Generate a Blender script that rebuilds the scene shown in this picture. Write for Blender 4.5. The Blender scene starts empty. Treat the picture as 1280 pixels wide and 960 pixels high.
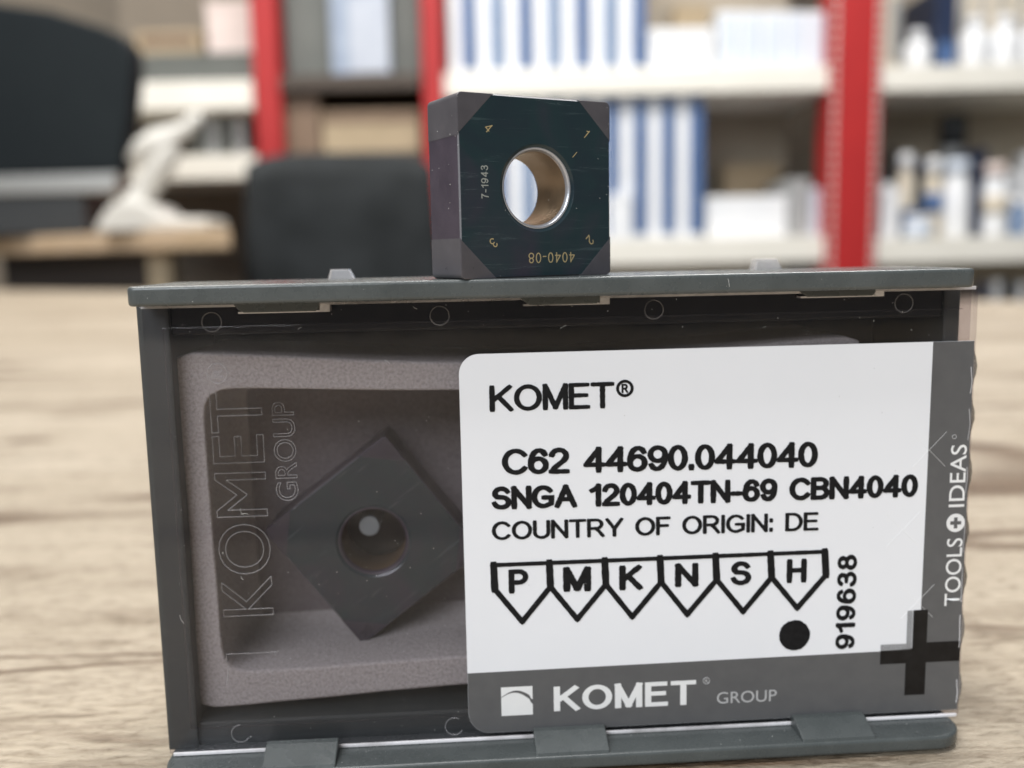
import bpy, bmesh, math, random
from mathutils import Vector, Matrix
random.seed(7)
sc = bpy.context.scene
COL = sc.collection
MM = 0.001

# ------------------------------------------------------------------ camera
FPX = 1175.9
YAW, PITCH, ROLL = 0.0592, 0.1374, -0.0207
CAM = Vector((-8.1, -69.22, 39.1))            # millimetres, desk top is z = 0
_f = Vector((math.sin(YAW)*math.cos(PITCH), math.cos(YAW)*math.cos(PITCH), -math.sin(PITCH)))
_r = Vector((math.cos(YAW), -math.sin(YAW), 0))
_u = _r.cross(_f)
R_ = _r*math.cos(ROLL) + _u*math.sin(ROLL)
U_ = -_r*math.sin(ROLL) + _u*math.cos(ROLL)
cd = bpy.data.cameras.new('camera')
cam = bpy.data.objects.new('camera', cd)
COL.objects.link(cam)
cam.matrix_world = Matrix(((R_.x, U_.x, -_f.x, CAM.x*MM), (R_.y, U_.y, -_f.y, CAM.y*MM),
                           (R_.z, U_.z, -_f.z, CAM.z*MM), (0, 0, 0, 1)))
cd.sensor_width = 36
cd.lens = 36*FPX/1280
cd.clip_start, cd.clip_end = 0.005, 50
cd.dof.use_dof = True
cd.dof.focus_distance = 0.0672
cd.dof.aperture_fstop = 23
sc.camera = cam

# ------------------------------------------------------------------ light
w = bpy.data.worlds.new('World'); sc.world = w; w.use_nodes = True
bg = w.node_tree.nodes['Background']
bg.inputs[0].default_value = (0.88, 0.94, 1.0, 1)
bg.inputs[1].default_value = 0.12
def area_lamp(name, x, y, z, sx, sy, watts, col, aim=None):
    l = bpy.data.lights.new(name, 'AREA'); l.shape = 'RECTANGLE'; l.size = sx; l.size_y = sy
    l.energy = watts; l.color = col
    o = bpy.data.objects.new(name, l); COL.objects.link(o); o.location = (x, y, z)
    if aim is not None:
        o.rotation_euler = (Vector(aim)-Vector((x, y, z))).to_track_quat('-Z', 'Y').to_euler()
    return o
area_lamp('front_fill_light', -1.1, -1.8, 1.35, 1.6, 1.1, 52, (0.9, 0.955, 1.0), (0, 0, 0))  # unseen area light added behind the camera for frontal light on the label
area_lamp('ceiling_lamp_near', -0.3, -0.35, 1.85, 1.2, 0.6, 24, (1.0, 0.985, 0.97))
area_lamp('ceiling_lamp_middle', 0.5, 0.95, 1.85, 1.2, 0.6, 46, (1.0, 0.985, 0.96))
area_lamp('ceiling_lamp_side', -1.0, 0.9, 1.85, 1.2, 0.6, 40, (1.0, 0.96, 0.9))
vs = sc.view_settings
vs.view_transform = 'Standard'; vs.look = 'None'; vs.gamma = 1; vs.exposure = 0.14
sc.cycles.use_denoising = True
sc.cycles.max_bounces = 10
sc.cycles.transparent_max_bounces = 24
sc.cycles.caustics_reflective = False
sc.cycles.caustics_refractive = False

# ------------------------------------------------------------------ pixel helpers
def ray(px, py):
    return (R_*((px-640)/FPX) + U_*(-(py-480)/FPX) + _f)
def pl(px, py, y=0.0):
    """photo pixel -> (x, z) in mm on the upright plane at depth y (mm)"""
    d = ray(px, py); t = (y-CAM.y)/d.y
    p = CAM + d*t
    return (p.x, p.z)
def room(px, py, D):
    """photo pixel -> (x, z) in metres in the room frame, on the plane D metres in front of the camera"""
    d = ray(px, py)
    fx = d.x*math.cos(YAW) - d.y*math.sin(YAW)
    fy = d.x*math.sin(YAW) + d.y*math.cos(YAW)
    t = D/fy
    return (fx*t, CAM.z*MM + d.z*t)
ROOM = Matrix.Translation(Vector((CAM.x*MM, CAM.y*MM, 0))) @ Matrix.Rotation(-YAW, 4, 'Z')

# ------------------------------------------------------------------ materials
def mat(name, col, rough=0.5, metal=0.0, spec=0.5):
    m = bpy.data.materials.new(name); m.use_nodes = True
    b = m.node_tree.nodes['Principled BSDF']
    b.inputs['Base Color'].default_value = (*col, 1)
    b.inputs['Roughness'].default_value = rough
    b.inputs['Metallic'].default_value = metal
    b.inputs['Specular IOR Level'].default_value = spec
    return m
def nd(m, t, **kw):
    n = m.node_tree.nodes.new(t)
    for k, v in kw.items(): setattr(n, k, v)
    return n
def lk(m, a, b): m.node_tree.links.new(a, b)
def bsdf(m): return m.node_tree.nodes['Principled BSDF']
def coords(m, scale=(1, 1, 1), rot=(0, 0, 0)):
    tc = nd(m, 'ShaderNodeTexCoord'); mp = nd(m, 'ShaderNodeMapping')
    mp.inputs['Scale'].default_value = scale; mp.inputs['Rotation'].default_value = rot
    lk(m, tc.outputs['Object'], mp.inputs['Vector'])
    return mp.outputs['Vector']
def noise(m, vec, scale, detail=4, rough=0.55, dist=0.0):
    n = nd(m, 'ShaderNodeTexNoise')
    n.inputs['Scale'].default_value = scale; n.inputs['Detail'].default_value = detail
    n.inputs['Roughness'].default_value = rough; n.inputs['Distortion'].default_value = dist
    lk(m, vec, n.inputs['Vector']); return n.outputs['Fac']
def ramp(m, fac, stops):
    r = nd(m, 'ShaderNodeValToRGB'); e = r.color_ramp.elements
    while len(e) < len(stops): e.new(0.5)
    for k, (p, c) in enumerate(stops):
        e[k].position = p; e[k].color = (*c, 1) if len(c) == 3 else c
    lk(m, fac, r.inputs['Fac']); return r.outputs['Color']
def bump(m, h, strength, dist, b=None):
    n = nd(m, 'ShaderNodeBump'); n.inputs['Strength'].default_value = strength
    n.inputs['Distance'].default_value = dist
    lk(m, h, n.inputs['Height']); lk(m, n.outputs['Normal'], (b or bsdf(m)).inputs['Normal'])
    return n
def g(v): return (v, v, v)

def m_plastic():
    m = mat('grey_plastic', (0.078, 0.09, 0.09), 0.36)
    v = coords(m)
    lk(m, ramp(m, noise(m, v, 260, 5), [(0.35, (0.062, 0.07, 0.07)), (0.7, (0.08, 0.089, 0.089))]), bsdf(m).inputs['Base Color'])
    lk(m, ramp(m, noise(m, v, 900, 4), [(0.3, g(0.2)), (0.75, g(0.38))]), bsdf(m).inputs['Roughness'])
    bump(m, noise(m, v, 3000, 3), 0.12, 0.0001)
    return m
def m_tray():
    m = mat('dark_tray_plastic', (0.009, 0.01, 0.011), 0.3, 0.0, 0.3)
    bump(m, noise(m, coords(m), 2500, 3), 0.1, 0.0001); return m
def m_foam():
    m = mat('grey_foam', (0.33, 0.28, 0.265), 0.95, spec=0.1)
    v = coords(m)
    lk(m, ramp(m, noise(m, v, 4200, 5, 0.7), [(0.3, (0.32, 0.295, 0.28)), (0.55, (0.5, 0.475, 0.455)), (0.8, (0.58, 0.555, 0.535))]), bsdf(m).inputs['Base Color'])
    bump(m, noise(m, v, 4200, 5, 0.7), 0.5, 0.0004); return m
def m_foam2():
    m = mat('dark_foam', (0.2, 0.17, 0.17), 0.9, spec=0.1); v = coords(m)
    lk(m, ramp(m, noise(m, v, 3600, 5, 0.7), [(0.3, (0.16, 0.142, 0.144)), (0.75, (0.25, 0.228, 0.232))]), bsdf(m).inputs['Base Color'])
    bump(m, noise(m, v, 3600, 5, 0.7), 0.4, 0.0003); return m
def m_clear(name, tint, rough=0.02, wav=0.04, haze=0.0):
    m = bpy.data.materials.new(name); m.use_nodes = True
    nt = m.node_tree; nt.nodes.remove(nt.nodes['Principled BSDF'])
    out = nt.nodes['Material Output']
    tr = nd(m, 'ShaderNodeBsdfTransparent'); tr.inputs[0].default_value = (*tint, 1)
    gl = nd(m, 'ShaderNodeBsdfGlossy'); gl.inputs['Roughness'].default_value = rough
    gl.inputs['Color'].default_value = (1, 1, 1, 1)
    fr = nd(m, 'ShaderNodeFresnel')
    ge = nd(m, 'ShaderNodeNewGeometry'); mr = nd(m, 'ShaderNodeMapRange')      # thin wall: the same reflectance from both sides
    mr.inputs['To Min'].default_value = 1.3; mr.inputs['To Max'].default_value = 1/1.3
    lk(m, ge.outputs['Backfacing'], mr.inputs['Value']); lk(m, mr.outputs[0], fr.inputs['IOR'])
    mx = nd(m, 'ShaderNodeMixShader')
    lk(m, fr.outputs[0], mx.inputs[0]); lk(m, gl.outputs[0], mx.inputs[2])
    if haze > 0:
        df = nd(m, 'ShaderNodeBsdfDiffuse'); df.inputs[0].default_value = (0.8, 0.78, 0.8, 1)
        hz = nd(m, 'ShaderNodeMixShader')
        v = coords(m)
        lk(m, ramp(m, noise(m, v, 75, 7, 0.6, 0.7), [(0.35, g(haze*0.3)), (0.75, g(haze*2.4))]), hz.inputs[0])
        lk(m, tr.outputs[0], hz.inputs[1]); lk(m, df.outputs[0], hz.inputs[2])
        lk(m, hz.outputs[0], mx.inputs[1])
    else:
        lk(m, tr.outputs[0], mx.inputs[1])
    if wav:
        bn = nd(m, 'ShaderNodeBump'); bn.inputs['Strength'].default_value = wav; bn.inputs['Distance'].default_value = 0.001
        lk(m, noise(m, coords(m), 90, 3), bn.inputs['Height'])
        lk(m, bn.outputs[0], gl.inputs['Normal']); lk(m, bn.outputs[0], fr.inputs['Normal'])
    lk(m, mx.outputs[0], out.inputs['Surface'])
    return m
def m_desk():
    m = mat('wood_laminate', (0.5, 0.4, 0.3), 0.42)
    rot = (0, 0, math.radians(17))
    def mul(a, b, f=1.0):
        x = nd(m, 'ShaderNodeMix', data_type='RGBA', blend_type='MULTIPLY')
        if isinstance(f, float): x.inputs[0].default_value = f
        else: lk(m, f, x.inputs[0])
        lk(m, a, x.inputs[6]); lk(m, b, x.inputs[7]); return x.outputs[2]
    broad = ramp(m, noise(m, coords(m, (2.5, 22, 1), rot), 1, 4, 0.55, 0.5), [(0.25, (0.3, 0.243, 0.176)), (0.5, (0.4, 0.338, 0.258)), (0.75, (0.465, 0.403, 0.32))])
    nm = noise(m, coords(m, (45, 190, 1), rot), 1, 6, 0.68, 0.6)
    mott = ramp(m, nm, [(0.32, (0.52, 0.47, 0.42)), (0.5, g(0.98)), (0.72, g(1.08))])
    nf = noise(m, coords(m, (420, 1500, 1), rot), 1, 5, 0.7, 0.3)
    fib = ramp(m, nf, [(0.32, (0.4, 0.35, 0.29)), (0.5, g(0.96)), (0.68, g(1.14))])
    c = mul(mul(broad, mott, 0.85), fib, 0.8)
    # drawn-out dark cracks of the grain, fine and coarse
    for (sx, sy, wd, lo, hi, dist) in ((1.6, 17, .0055, .43, .5, .25), (5, 60, .006, .5, .6, .4)):
        nc = noise(m, coords(m, (sx, sy, 1), rot), 1.0, 3, 0.45, dist)
        dk = (0.34, 0.26, 0.2)
        cr = ramp(m, nc, [(0.5-wd*3, g(1)), (0.5-wd*.6, dk), (0.5+wd*.6, dk), (0.5+wd*2, g(1))])
        msk = ramp(m, noise(m, coords(m, (sx*3, sy*.7, 1), rot), 1.0, 2), [(lo, g(0)), (hi, g(1))])
        c = mul(c, cr, msk)
    lk(m, c, bsdf(m).inputs['Base Color'])
    bump(m, nf, 0.75, 0.0009)
    lk(m, ramp(m, nm, [(0.3, g(0.5)), (0.7, g(0.34))]), bsdf(m).inputs['Roughness'])
    return m
def m_face():
    m = mat('coated_insert_face', (0.012, 0.016, 0.02), 0.2, 0.0, 0.5)
    v = coords(m, (130, 130, 1900), (0, math.radians(7), 0))
    n = noise(m, v, 1, 6, 0.7, 0.6)
    w_ = noise(m, coords(m), 150, 3, 0.5, 0.8)
    base = ramp(m, w_, [(0.3, (0.016, 0.026, 0.036)), (0.5, (0.016, 0.034, 0.04)), (0.72, (0.034, 0.033, 0.048))])
    smear = ramp(m, n, [(0.56, g(0)), (0.75, (0.022, 0.034, 0.035))])
    a = nd(m, 'ShaderNodeMix', data_type='RGBA', blend_type='ADD'); a.inputs[0].default_value = 1
    lk(m, base, a.inputs[6]); lk(m, smear, a.inputs[7]); lk(m, a.outputs[2], bsdf(m).inputs['Base Color'])
    lk(m, ramp(m, n, [(0.35, g(0.14)), (0.75, g(0.34))]), bsdf(m).inputs['Roughness'])
    bump(m, n, 0.012, 0.00003)
    return m
def m_flank(name, c, rough=0.33, metal=0.6):
    m = mat(name, c, rough, metal)
    n = noise(m, coords(m), 420, 5, 0.65)
    f = noise(m, coords(m, (6000, 6000, 500)), 1, 3)
    lk(m, ramp(m, n, [(0.3, tuple(k*0.86 for k in c)), (0.7, tuple(k*1.12 for k in c))]), bsdf(m).inputs['Base Color'])
    lk(m, ramp(m, n, [(0.3, g(rough*.8)), (0.7, g(rough*1.3))]), bsdf(m).inputs['Roughness'])
    bump(m, f, 0.03, 0.00003)
    return m
def m_speck(name, c1, c2, scale, rough=0.6):
    m = mat(name, c1, rough)
    lk(m, ramp(m, noise(m, coords(m), scale, 4), [(0.35, c1), (0.7, c2)]), bsdf(m).inputs['Base Color'])
    return m

PL = m_plastic(); TRAY = m_tray(); FOAM2 = m_foam2(); WALLP = mat('case_wall_plastic', (0.045, 0.052, 0.051), 0.42); FOAM = m_foam(); DESK = m_desk()
CLEAR = m_clear('clear_cover_plastic', (0.885, 0.87, 0.885), 0.03, 0.03, 0.003)
CLEAR_E = m_clear('clear_edge_plastic', (0.9, 0.89, 0.88), 0.08, 0.0, 0.34)
EMB = m_clear('embossed_edge_plastic', (0.85, 0.85, 0.86), 0.15, 0.0, 0.13)
FLAPM = m_clear('label_flap_film', (0.6, 0.59, 0.57), 0.12, 0.0, 0.1)
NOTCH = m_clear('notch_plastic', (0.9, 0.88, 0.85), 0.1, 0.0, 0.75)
PAPER = m_speck('label_paper', (0.77, 0.78, 0.82), (0.79, 0.80, 0.84), 90, 0.38)
bump(PAPER, noise(PAPER, coords(PAPER), 120, 2), 0.06, 0.0005)
LGREY = m_speck('label_grey_print', (0.092, 0.092, 0.096), (0.104, 0.104, 0.107), 700, 0.42)
INK = m_speck('black_ink', (0.006, 0.006, 0.007), (0.011, 0.011, 0.012), 2500, 0.6)
bsdf(INK).inputs['Specular IOR Level'].default_value = 0.18
BLACKP = m_speck('black_print', (0.006, 0.005, 0.005), (0.012, 0.011, 0.011), 900, 0.5)
bsdf(BLACKP).inputs['Specular IOR Level'].default_value = 0.25
WHITEP = m_speck('white_print', (0.75, 0.75, 0.76), (0.8, 0.8, 0.8), 400, 0.45)
LTGREYP = m_speck('pale_grey_print', (0.42, 0.42, 0.43), (0.5, 0.5, 0.5), 400, 0.45)
FACE = m_face()
FLANK = m_flank('insert_flank', (0.062, 0.05, 0.07), 0.34, 0.2)
TIP = m_flank('insert_tip', (0.09, 0.085, 0.096), 0.34, 0.15)
TIP2 = m_flank('insert_tip_dark', (0.045, 0.04, 0.055), 0.3, 0.15)
EDGEM = mat('ground_edge', (0.15, 0.15, 0.165), 0.5, 0.3)
RIMM = mat('polished_rim', (0.55, 0.56, 0.6), 0.3, 0.7)
BORE = m_flank('insert_bore', (0.24, 0.165, 0.1), 0.38, 0.6)
GOLD = mat('laser_mark_gold', (0.48, 0.38, 0.2), 0.45, 0.2)
SILV = mat('laser_mark_silver', (0.36, 0.38, 0.36), 0.4, 0.2)
DUSTM = mat('dust_fibre', (0.75, 0.74, 0.72), 0.8)

# ------------------------------------------------------------------ mesh helpers
def link(name, me, m=None, parent=None, smooth=False):
    o = bpy.data.objects.new(name, me); COL.objects.link(o)
    if m is not None and len(me.materials) == 0: me.materials.append(m)
    if smooth:
        for p in me.polygons: p.use_smooth = True
    if parent is not None:
        o.parent = parent
        o.matrix_parent_inverse = parent.matrix_basis.inverted()
    return o
def thing(name, label, cat, loc=(0, 0, 0), group=None):
    o = bpy.data.objects.new(name, None); COL.objects.link(o)
    o.location = loc; o.empty_display_size = 0.02
    o['label'] = label; o['category'] = cat
    if group: o['group'] = group
    return o
def tag(o, label, cat, group=None):
    o['label'] = label; o['category'] = cat
    if group: o['group'] = group
    return o
def finish(bm, name, s=MM, mtx=None):
    bmesh.ops.recalc_face_normals(bm, faces=bm.faces)
    me = bpy.data.meshes.new(name)
    if s != 1: bmesh.ops.scale(bm, vec=(s, s, s), verts=bm.verts)
    if mtx is not None: bm.transform(mtx)
    bm.to_mesh(me); bm.free(); return me
def bev(bm, r, seg=2, edges=None):
    if r > 0: bmesh.ops.bevel(bm, geom=edges or bm.edges[:], offset=r, segments=seg, profile=0.6, affect='EDGES', clamp_overlap=True)
def box_bm(x0, x1, y0, y1, z0, z1, r=0.0, seg=2):
    bm = bmesh.new(); bmesh.ops.create_cube(bm, size=1)
    for v in bm.verts:
        v.co = Vector((x0 if v.co.x < 0 else x1, y0 if v.co.y < 0 else y1, z0 if v.co.z < 0 else z1))
    bev(bm, r, seg); return bm
def prism_bm(pts, axis, a, b, r=0.0, seg=2, edgefilter=None):
    """outline pts extruded along axis from a to b. pts: (x,z) for 'y', (x,y) for 'z', (y,z) for 'x'"""
    bm = bmesh.new()
    def P(p, t):
        return {'y': (p[0], t, p[1]), 'z': (p[0], p[1], t), 'x': (t, p[0], p[1])}[axis]
    va = [bm.verts.new(P(p, a)) for p in pts]; vb = [bm.verts.new(P(p, b)) for p in pts]
    n = len(pts)
    fa = bm.faces.new(va); fb = bm.faces.new(vb[::-1])
    for i in range(n): bm.faces.new((va[i], vb[i], vb[(i+1) % n], va[(i+1) % n]))
    bmesh.ops.recalc_face_normals(bm, faces=bm.faces)
    if r > 0:
        bev(bm, r, seg, list(set(list(fa.edges)+list(fb.edges))))
    return bm
def rrect(x0, x1, z0, z1, rs, n=8):
    """rounded rectangle, radii order: bl, br, tr, tl"""
    if not isinstance(rs, (list, tuple)): rs = [rs]*4
    out = []
    for (cx, cz, a0), r in zip(((x0, z0, 180), (x1, z0, 270), (x1, z1, 0), (x0, z1, 90)), rs):
        sx = 1 if cx == x0 else -1; sz = 1 if cz == z0 else -1
        if r <= 0: out.append((cx, cz)); continue
        for k in range(n+1):
            a = math.radians(a0+90*k/n)
            out.append((cx+sx*r+r*math.cos(a), cz+sz*r+r*math.sin(a)))
    return out
def mbox(name, m, parent, *a, r=0.0, seg=2, smooth=False):
    return link(name, finish(box_bm(*a, r=r, seg=seg), name), m, parent, smooth)

# ------------------------------------------------------------------ lettering
def arc(cx, cy, rx, ry, a0, a1, n=12):
    return [(cx+rx*math.cos(math.radians(a0+(a1-a0)*k/n)), cy+ry*math.sin(math.radians(a0+(a1-a0)*k/n))) for k in range(n+1)]
def glyphs():
    G = {}
    def d(c, w, *s): G[c] = (w, s)
    d(' ', .3)
    d('K', .62, [(0, 0), (0, 1)], [(.58, 1), (.02, .4)], [(.2, .6), (.62, 0)])
    d('O', .76, arc(.38, .5, .38, .5, 90, 450, 28))
    d('M', .68, [(0, 0), (0, 1)], [(0, 1), (.34, .03)], [(.34, .03), (.68, 1)], [(.68, 1), (.68, 0)])
    d('E', .54, [(0, 0), (0, 1)], [(0, 1), (.52, 1)], [(0, .53), (.48, .53)], [(0, 0), (.54, 0)])
    d('F', .5, [(0, 0), (0, 1)], [(0, 1), (.5, 1)], [(0, .52), (.43, .52)])
    d('T', .62, [(0, 1), (.62, 1)], [(.31, 1), (.31, 0)])
    d('C', .7, arc(.38, .5, .38, .5, 40, 320, 24))
    d('G', .74, arc(.38, .5, .38, .5, 42, 300, 22) + [(.72, .14), (.72, .46), (.42, .46)])
    d('S', .6, arc(.3, .74, .27, .26, 25, 195, 10) + [(.12, .56)] + arc(.3, .27, .3, .27, 75, -165, 14))
    d('N', .62, [(0, 0), (0, 1)], [(0, 1), (.62, 0)], [(.62, 0), (.62, 1)])
    d('A', .72, [(0, 0), (.36, 1)], [(.36, 1), (.72, 0)], [(.13, .34), (.59, .34)])
    d('B', .58, [(0, 0), (0, 1)], [(0, 1), (.3, 1)] + arc(.3, .765, .25, .235, 90, -90, 10) + [(0, .53)], [(.3, .53)] + arc(.32, .265, .26, .265, 90, -90, 10) + [(0, 0)])
    d('P', .57, [(0, 0), (0, 1)], [(0, 1), (.3, 1)] + arc(.3, .72, .27, .28, 90, -90, 10) + [(0, .44)])
    d('R', .64, [(0, 0), (0, 1)], [(0, 1), (.34, 1)] + arc(.34, .735, .25, .265, 90, -90, 10) + [(0, .47)], [(.3, .47), (.46, .3), (.64, 0)])
    d('U', .62, [(0, 1), (0, .32)] + arc(.31, .31, .31, .31, 180, 360, 12) + [(.62, 1)])
    d('D', .66, [(0, 0), (0, 1)], [(0, 1), (.28, 1)] + arc(.28, .5, .38, .5, 90, -90, 14) + [(0, 0)])
    d('H', .6, [(0, 0), (0, 1)], [(.6, 0), (.6, 1)], [(0, .53), (.6, .53)])
    d('I', .02, [(.01, 0), (.01, 1)])
    d('Y', .66, [(0, 1), (.33, .42)], [(.66, 1), (.33, .42)], [(.33, .44), (.33, 0)])
    d(':', .06, [(.03, 0), (.03, .09)], [(.03, .6), (.03, .69)])
    d('.', .06, [(.03, 0), (.03, .09)])
    d('-', .3, [(0, .36), (.3, .36)])
    d('0', .5, arc(.25, .5, .25, .5, 90, 450, 24))
    d('1', .3, [(0, .76), (.16, .85), (.26, 1)], [(.26, 1), (.26, 0)])
    d('2', .52, arc(.26, .73, .25, .27, 170, -20, 12) + [(.42, .5), (.1, .18), (.02, .02)], [(0, 0), (.52, 0)])
    d('3', .52, arc(.26, .76, .22, .24, 160, -80, 10) + [(.18, .53)], [(.2, .53)] + arc(.26, .27, .26, .27, 90, -165, 14))
    d('4', .56, [(.42, 0), (.42, 1)], [(.42, .98), (0, .3)], [(0, .27), (.56, .27)])
    six = [(.48, .82), (.43, .93), (.33, .995), (.22, .985), (.12, .9), (.05, .76), (.01, .56), (0, .4), (0, .31)]
    d('6', .52, six, arc(.26, .31, .26, .31, 90, 450, 22))
    d('9', .52, [(.52-a, 1-b) for a, b in six], arc(.26, .69, .26, .31, 90, 450, 22))
    d('8', .52, arc(.26, .76, .215, .24, 90, 450, 20), arc(.26, .27, .26, .27, 90, 450, 22))
    d('7', .5, [(0, 1), (.5, 1)], [(.48, .98), (.28, .6), (.17, 0)])
    return G
GL = glyphs()
def resample(p, st):
    out = [p[0]]
    for a, b in zip(p, p[1:]):
        L = math.hypot(b[0]-a[0], b[1]-a[1]); n = max(1, int(L/st))
        for k in range(1, n+1): out.append((a[0]+(b[0]-a[0])*k/n, a[1]+(b[1]-a[1])*k/n))
    return out
def ribbon(V, F, p, hw, zh, jit, round_end):
    """flat raised stroke: polyline p (2D), half width hw, height zh; appended to V (x,y,h), F"""
    q = [p[0]]
    for a in p[1:]:
        if math.hypot(a[0]-q[-1][0], a[1]-q[-1][1]) > 1e-6: q.append(a)
    p = q
    closed = math.hypot(p[0][0]-p[-1][0], p[0][1]-p[-1][1]) < 1e-4
    ws = [hw*(1+random.uniform(-jit, jit)) for _ in p]
    if closed: p = p[:-1]; ws = ws[:-1]
    elif round_end:
        (ax, ay), (bx, by) = p[0], p[1]; L = math.hypot(ax-bx, ay-by); dx, dy = (ax-bx)/L, (ay-by)/L
        p = [(ax+dx*hw, ay+dy*hw), (ax+dx*hw*.7, ay+dy*hw*.7)] + p; ws = [hw*.7, hw*.85] + ws
        (ax, ay), (bx, by) = p[-1], p[-2]; L = math.hypot(ax-bx, ay-by); dx, dy = (ax-bx)/L, (ay-by)/L
        p = p + [(ax+dx*hw*.7, ay+dy*hw*.7), (ax+dx*hw, ay+dy*hw)]; ws = ws + [hw*.85, hw*.7]
    else:
        (ax, ay), (bx, by) = p[0], p[1]; L = math.hypot(ax-bx, ay-by); dx, dy = (ax-bx)/L, (ay-by)/L
        p = [(ax+dx*hw, ay+dy*hw)] + p; ws = [hw] + ws
        (ax, ay), (bx, by) = p[-1], p[-2]; L = math.hypot(ax-bx, ay-by); dx, dy = (ax-bx)/L, (ay-by)/L
        p = p + [(ax+dx*hw, ay+dy*hw)]; ws = ws + [hw]
    n = len(p); base = len(V)
    for i in range(n):
        a = p[i-1] if (i > 0 or closed) else p[i]
        b = p[(i+1) % n] if (i < n-1 or closed) else p[i]
        tx, ty = b[0]-a[0], b[1]-a[1]; L = math.hypot(tx, ty) or 1
        nx, ny = -ty/L, tx/L; k = ws[i]
        if (i > 0 and i < n-1) or closed:
            ux, uy = p[i][0]-a[0], p[i][1]-a[1]; l2 = math.hypot(ux, uy) or 1
            c = abs((ux*tx+uy*ty)/(l2*L)); k = k/max(c, .6)
        x, y = p[i]
        V += [(x+nx*k, y+ny*k, 0), (x+nx*k, y+ny*k, zh), (x-nx*k, y-ny*k, zh), (x-nx*k, y-ny*k, 0)]
    m = n if closed else n-1
    for i in range(m):
        a = base+4*i; b = base+4*((i+1) % n)
        for k in range(3): F.append((a+k, b+k, b+k+1, a+k+1))
    if not closed:
        F.append((base, base+1, base+2, base+3)); e = base+4*(n-1); F.append((e+3, e+2, e+1, e))
def stroke_text(s, hw, gap, zh, jit=0.06, rnd=True, asp=1.0):
    """returns V, F in cap-height units (height 1 measured on the stroke axes)"""
    V, F = [], []; x = 0; k = 0
    for ch in s:
        wd, st = GL[ch]
        for q in st:
            q = [(x+a*asp, b) for a, b in q]
            k += 1
            ribbon(V, F, resample(q, .09), hw, zh*(1+0.012*(k % 9)), jit, rnd)
        x += wd*asp + gap
    return V, F, x-gap
def place(name, V, F, m, parent, O, U, Vv, N, su, sv, sn):
    """V (u,v,n) scaled, mapped into world mm at O along U, Vv, N"""
    O, U, Vv, N = Vector(O), Vector(U), Vector(Vv), Vector(N)
    me = bpy.data.meshes.new(name)
    me.from_pydata([tuple((O+U*(a*su)+Vv*(b*sv)+N*(c*sn))*MM) for a, b, c in V], [], F)
    bm = bmesh.new(); bm.from_mesh(me); bmesh.ops.recalc_face_normals(bm, faces=bm.faces); bm.to_mesh(me); bm.free()
    return link(name, me, m, parent)
FY = -0.10                                     # label front plane (mm)
def label_text(name, s, x0, x1, z0, z1, m, parent, hw=.085, gap=.2, jit=.07, tilt=0.0, up=False, y=FY, asp=1.0, rnd=True):
    """x0..x1, z0..z1 outer bounds of the printed line (mm, on the label); up: reads bottom to top"""
    ln = (z1-z0) if up else (x1-x0); cap = (x1-x0) if up else (z1-z0)
    c = cap/(1+2*hw)
    V, F, wd = stroke_text(s, hw, gap, 1.0, jit, rnd, asp)
    k = ln/((wd+2*hw)*1.0)
    if up: O = (x1-hw*c, y, z0+hw*k); U, W = (0, 0, 1), (-1, 0, 0)
    else: O = (x0+hw*k, y, z0+hw*c); U, W = (1, 0, math.tan(tilt)), (0, 0, 1)
    return place(name, V, F, m, parent, O, U, W, (0, -1, 0), k, c, 0.02)
def font_mesh(s, offset=0.0, res=6):
    c = bpy.data.curves.new('lettering', 'FONT'); c.body = s; c.size = 1; c.offset = offset; c.resolution_u = res
    o = bpy.data.objects.new('lettering', c); COL.objects.link(o)
    dg = bpy.context.evaluated_depsgraph_get()
    me = bpy.data.meshes.new_from_object(o.evaluated_get(dg))
    bpy.data.objects.remove(o); bpy.data.curves.remove(c)
    return me
def font_text(name, s, x0, x1, z0, z1, m, parent, up=False, offset=0.0, y=FY, th=0.012):
    """built-in outline lettering, fitted into the rectangle on an upright plane facing -y"""
    me = font_mesh(s, offset)
    xs = [v.co.x for v in me.vertices]; ys = [v.co.y for v in me.vertices]
    a0, a1, b0, b1 = min(xs), max(xs), min(ys), max(ys)
    for v in me.vertices:
        a = (v.co.x-a0)/(a1-a0); b = (v.co.y-b0)/(b1-b0)
        if up: p = (x1-(x1-x0)*b, y-th, z0+(z1-z0)*a)
        else: p = (x0+(x1-x0)*a, y-th, z0+(z1-z0)*b)
        v.co = Vector(p)*MM
    return link(name, me, m, parent)
def font_outline(name, s, x0, x1, z0, z1, m, parent, up=False, y=0.0, rad=0.05):
    """raised outline of the lettering: a fine bead along every letter edge"""
    c = bpy.data.curves.new('lettering', 'FONT'); c.body = s; c.size = 1; c.resolution_u = 5; c.fill_mode = 'NONE'
    o = bpy.data.objects.new('lettering', c); COL.objects.link(o)
    dg = bpy.context.evaluated_depsgraph_get()
    me = bpy.data.meshes.new_from_object(o.evaluated_get(dg))
    bpy.data.objects.remove(o); bpy.data.curves.remove(c)
    xs = [v.co.x for v in me.vertices]; ys = [v.co.y for v in me.vertices]
    a0, a1, b0, b1 = min(xs), max(xs), min(ys), max(ys)
    pos = []
    for v in me.vertices:
        a = (v.co.x-a0)/(a1-a0); b = (v.co.y-b0)/(b1-b0)
        pos.append((x1-(x1-x0)*b, z0+(z1-z0)*a) if up else (x0+(x1-x0)*a, z0+(z1-z0)*b))
    return beads(name, [(pos[e.vertices[0]], pos[e.vertices[1]]) for e in me.edges], m, parent, y, rad)
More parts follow.
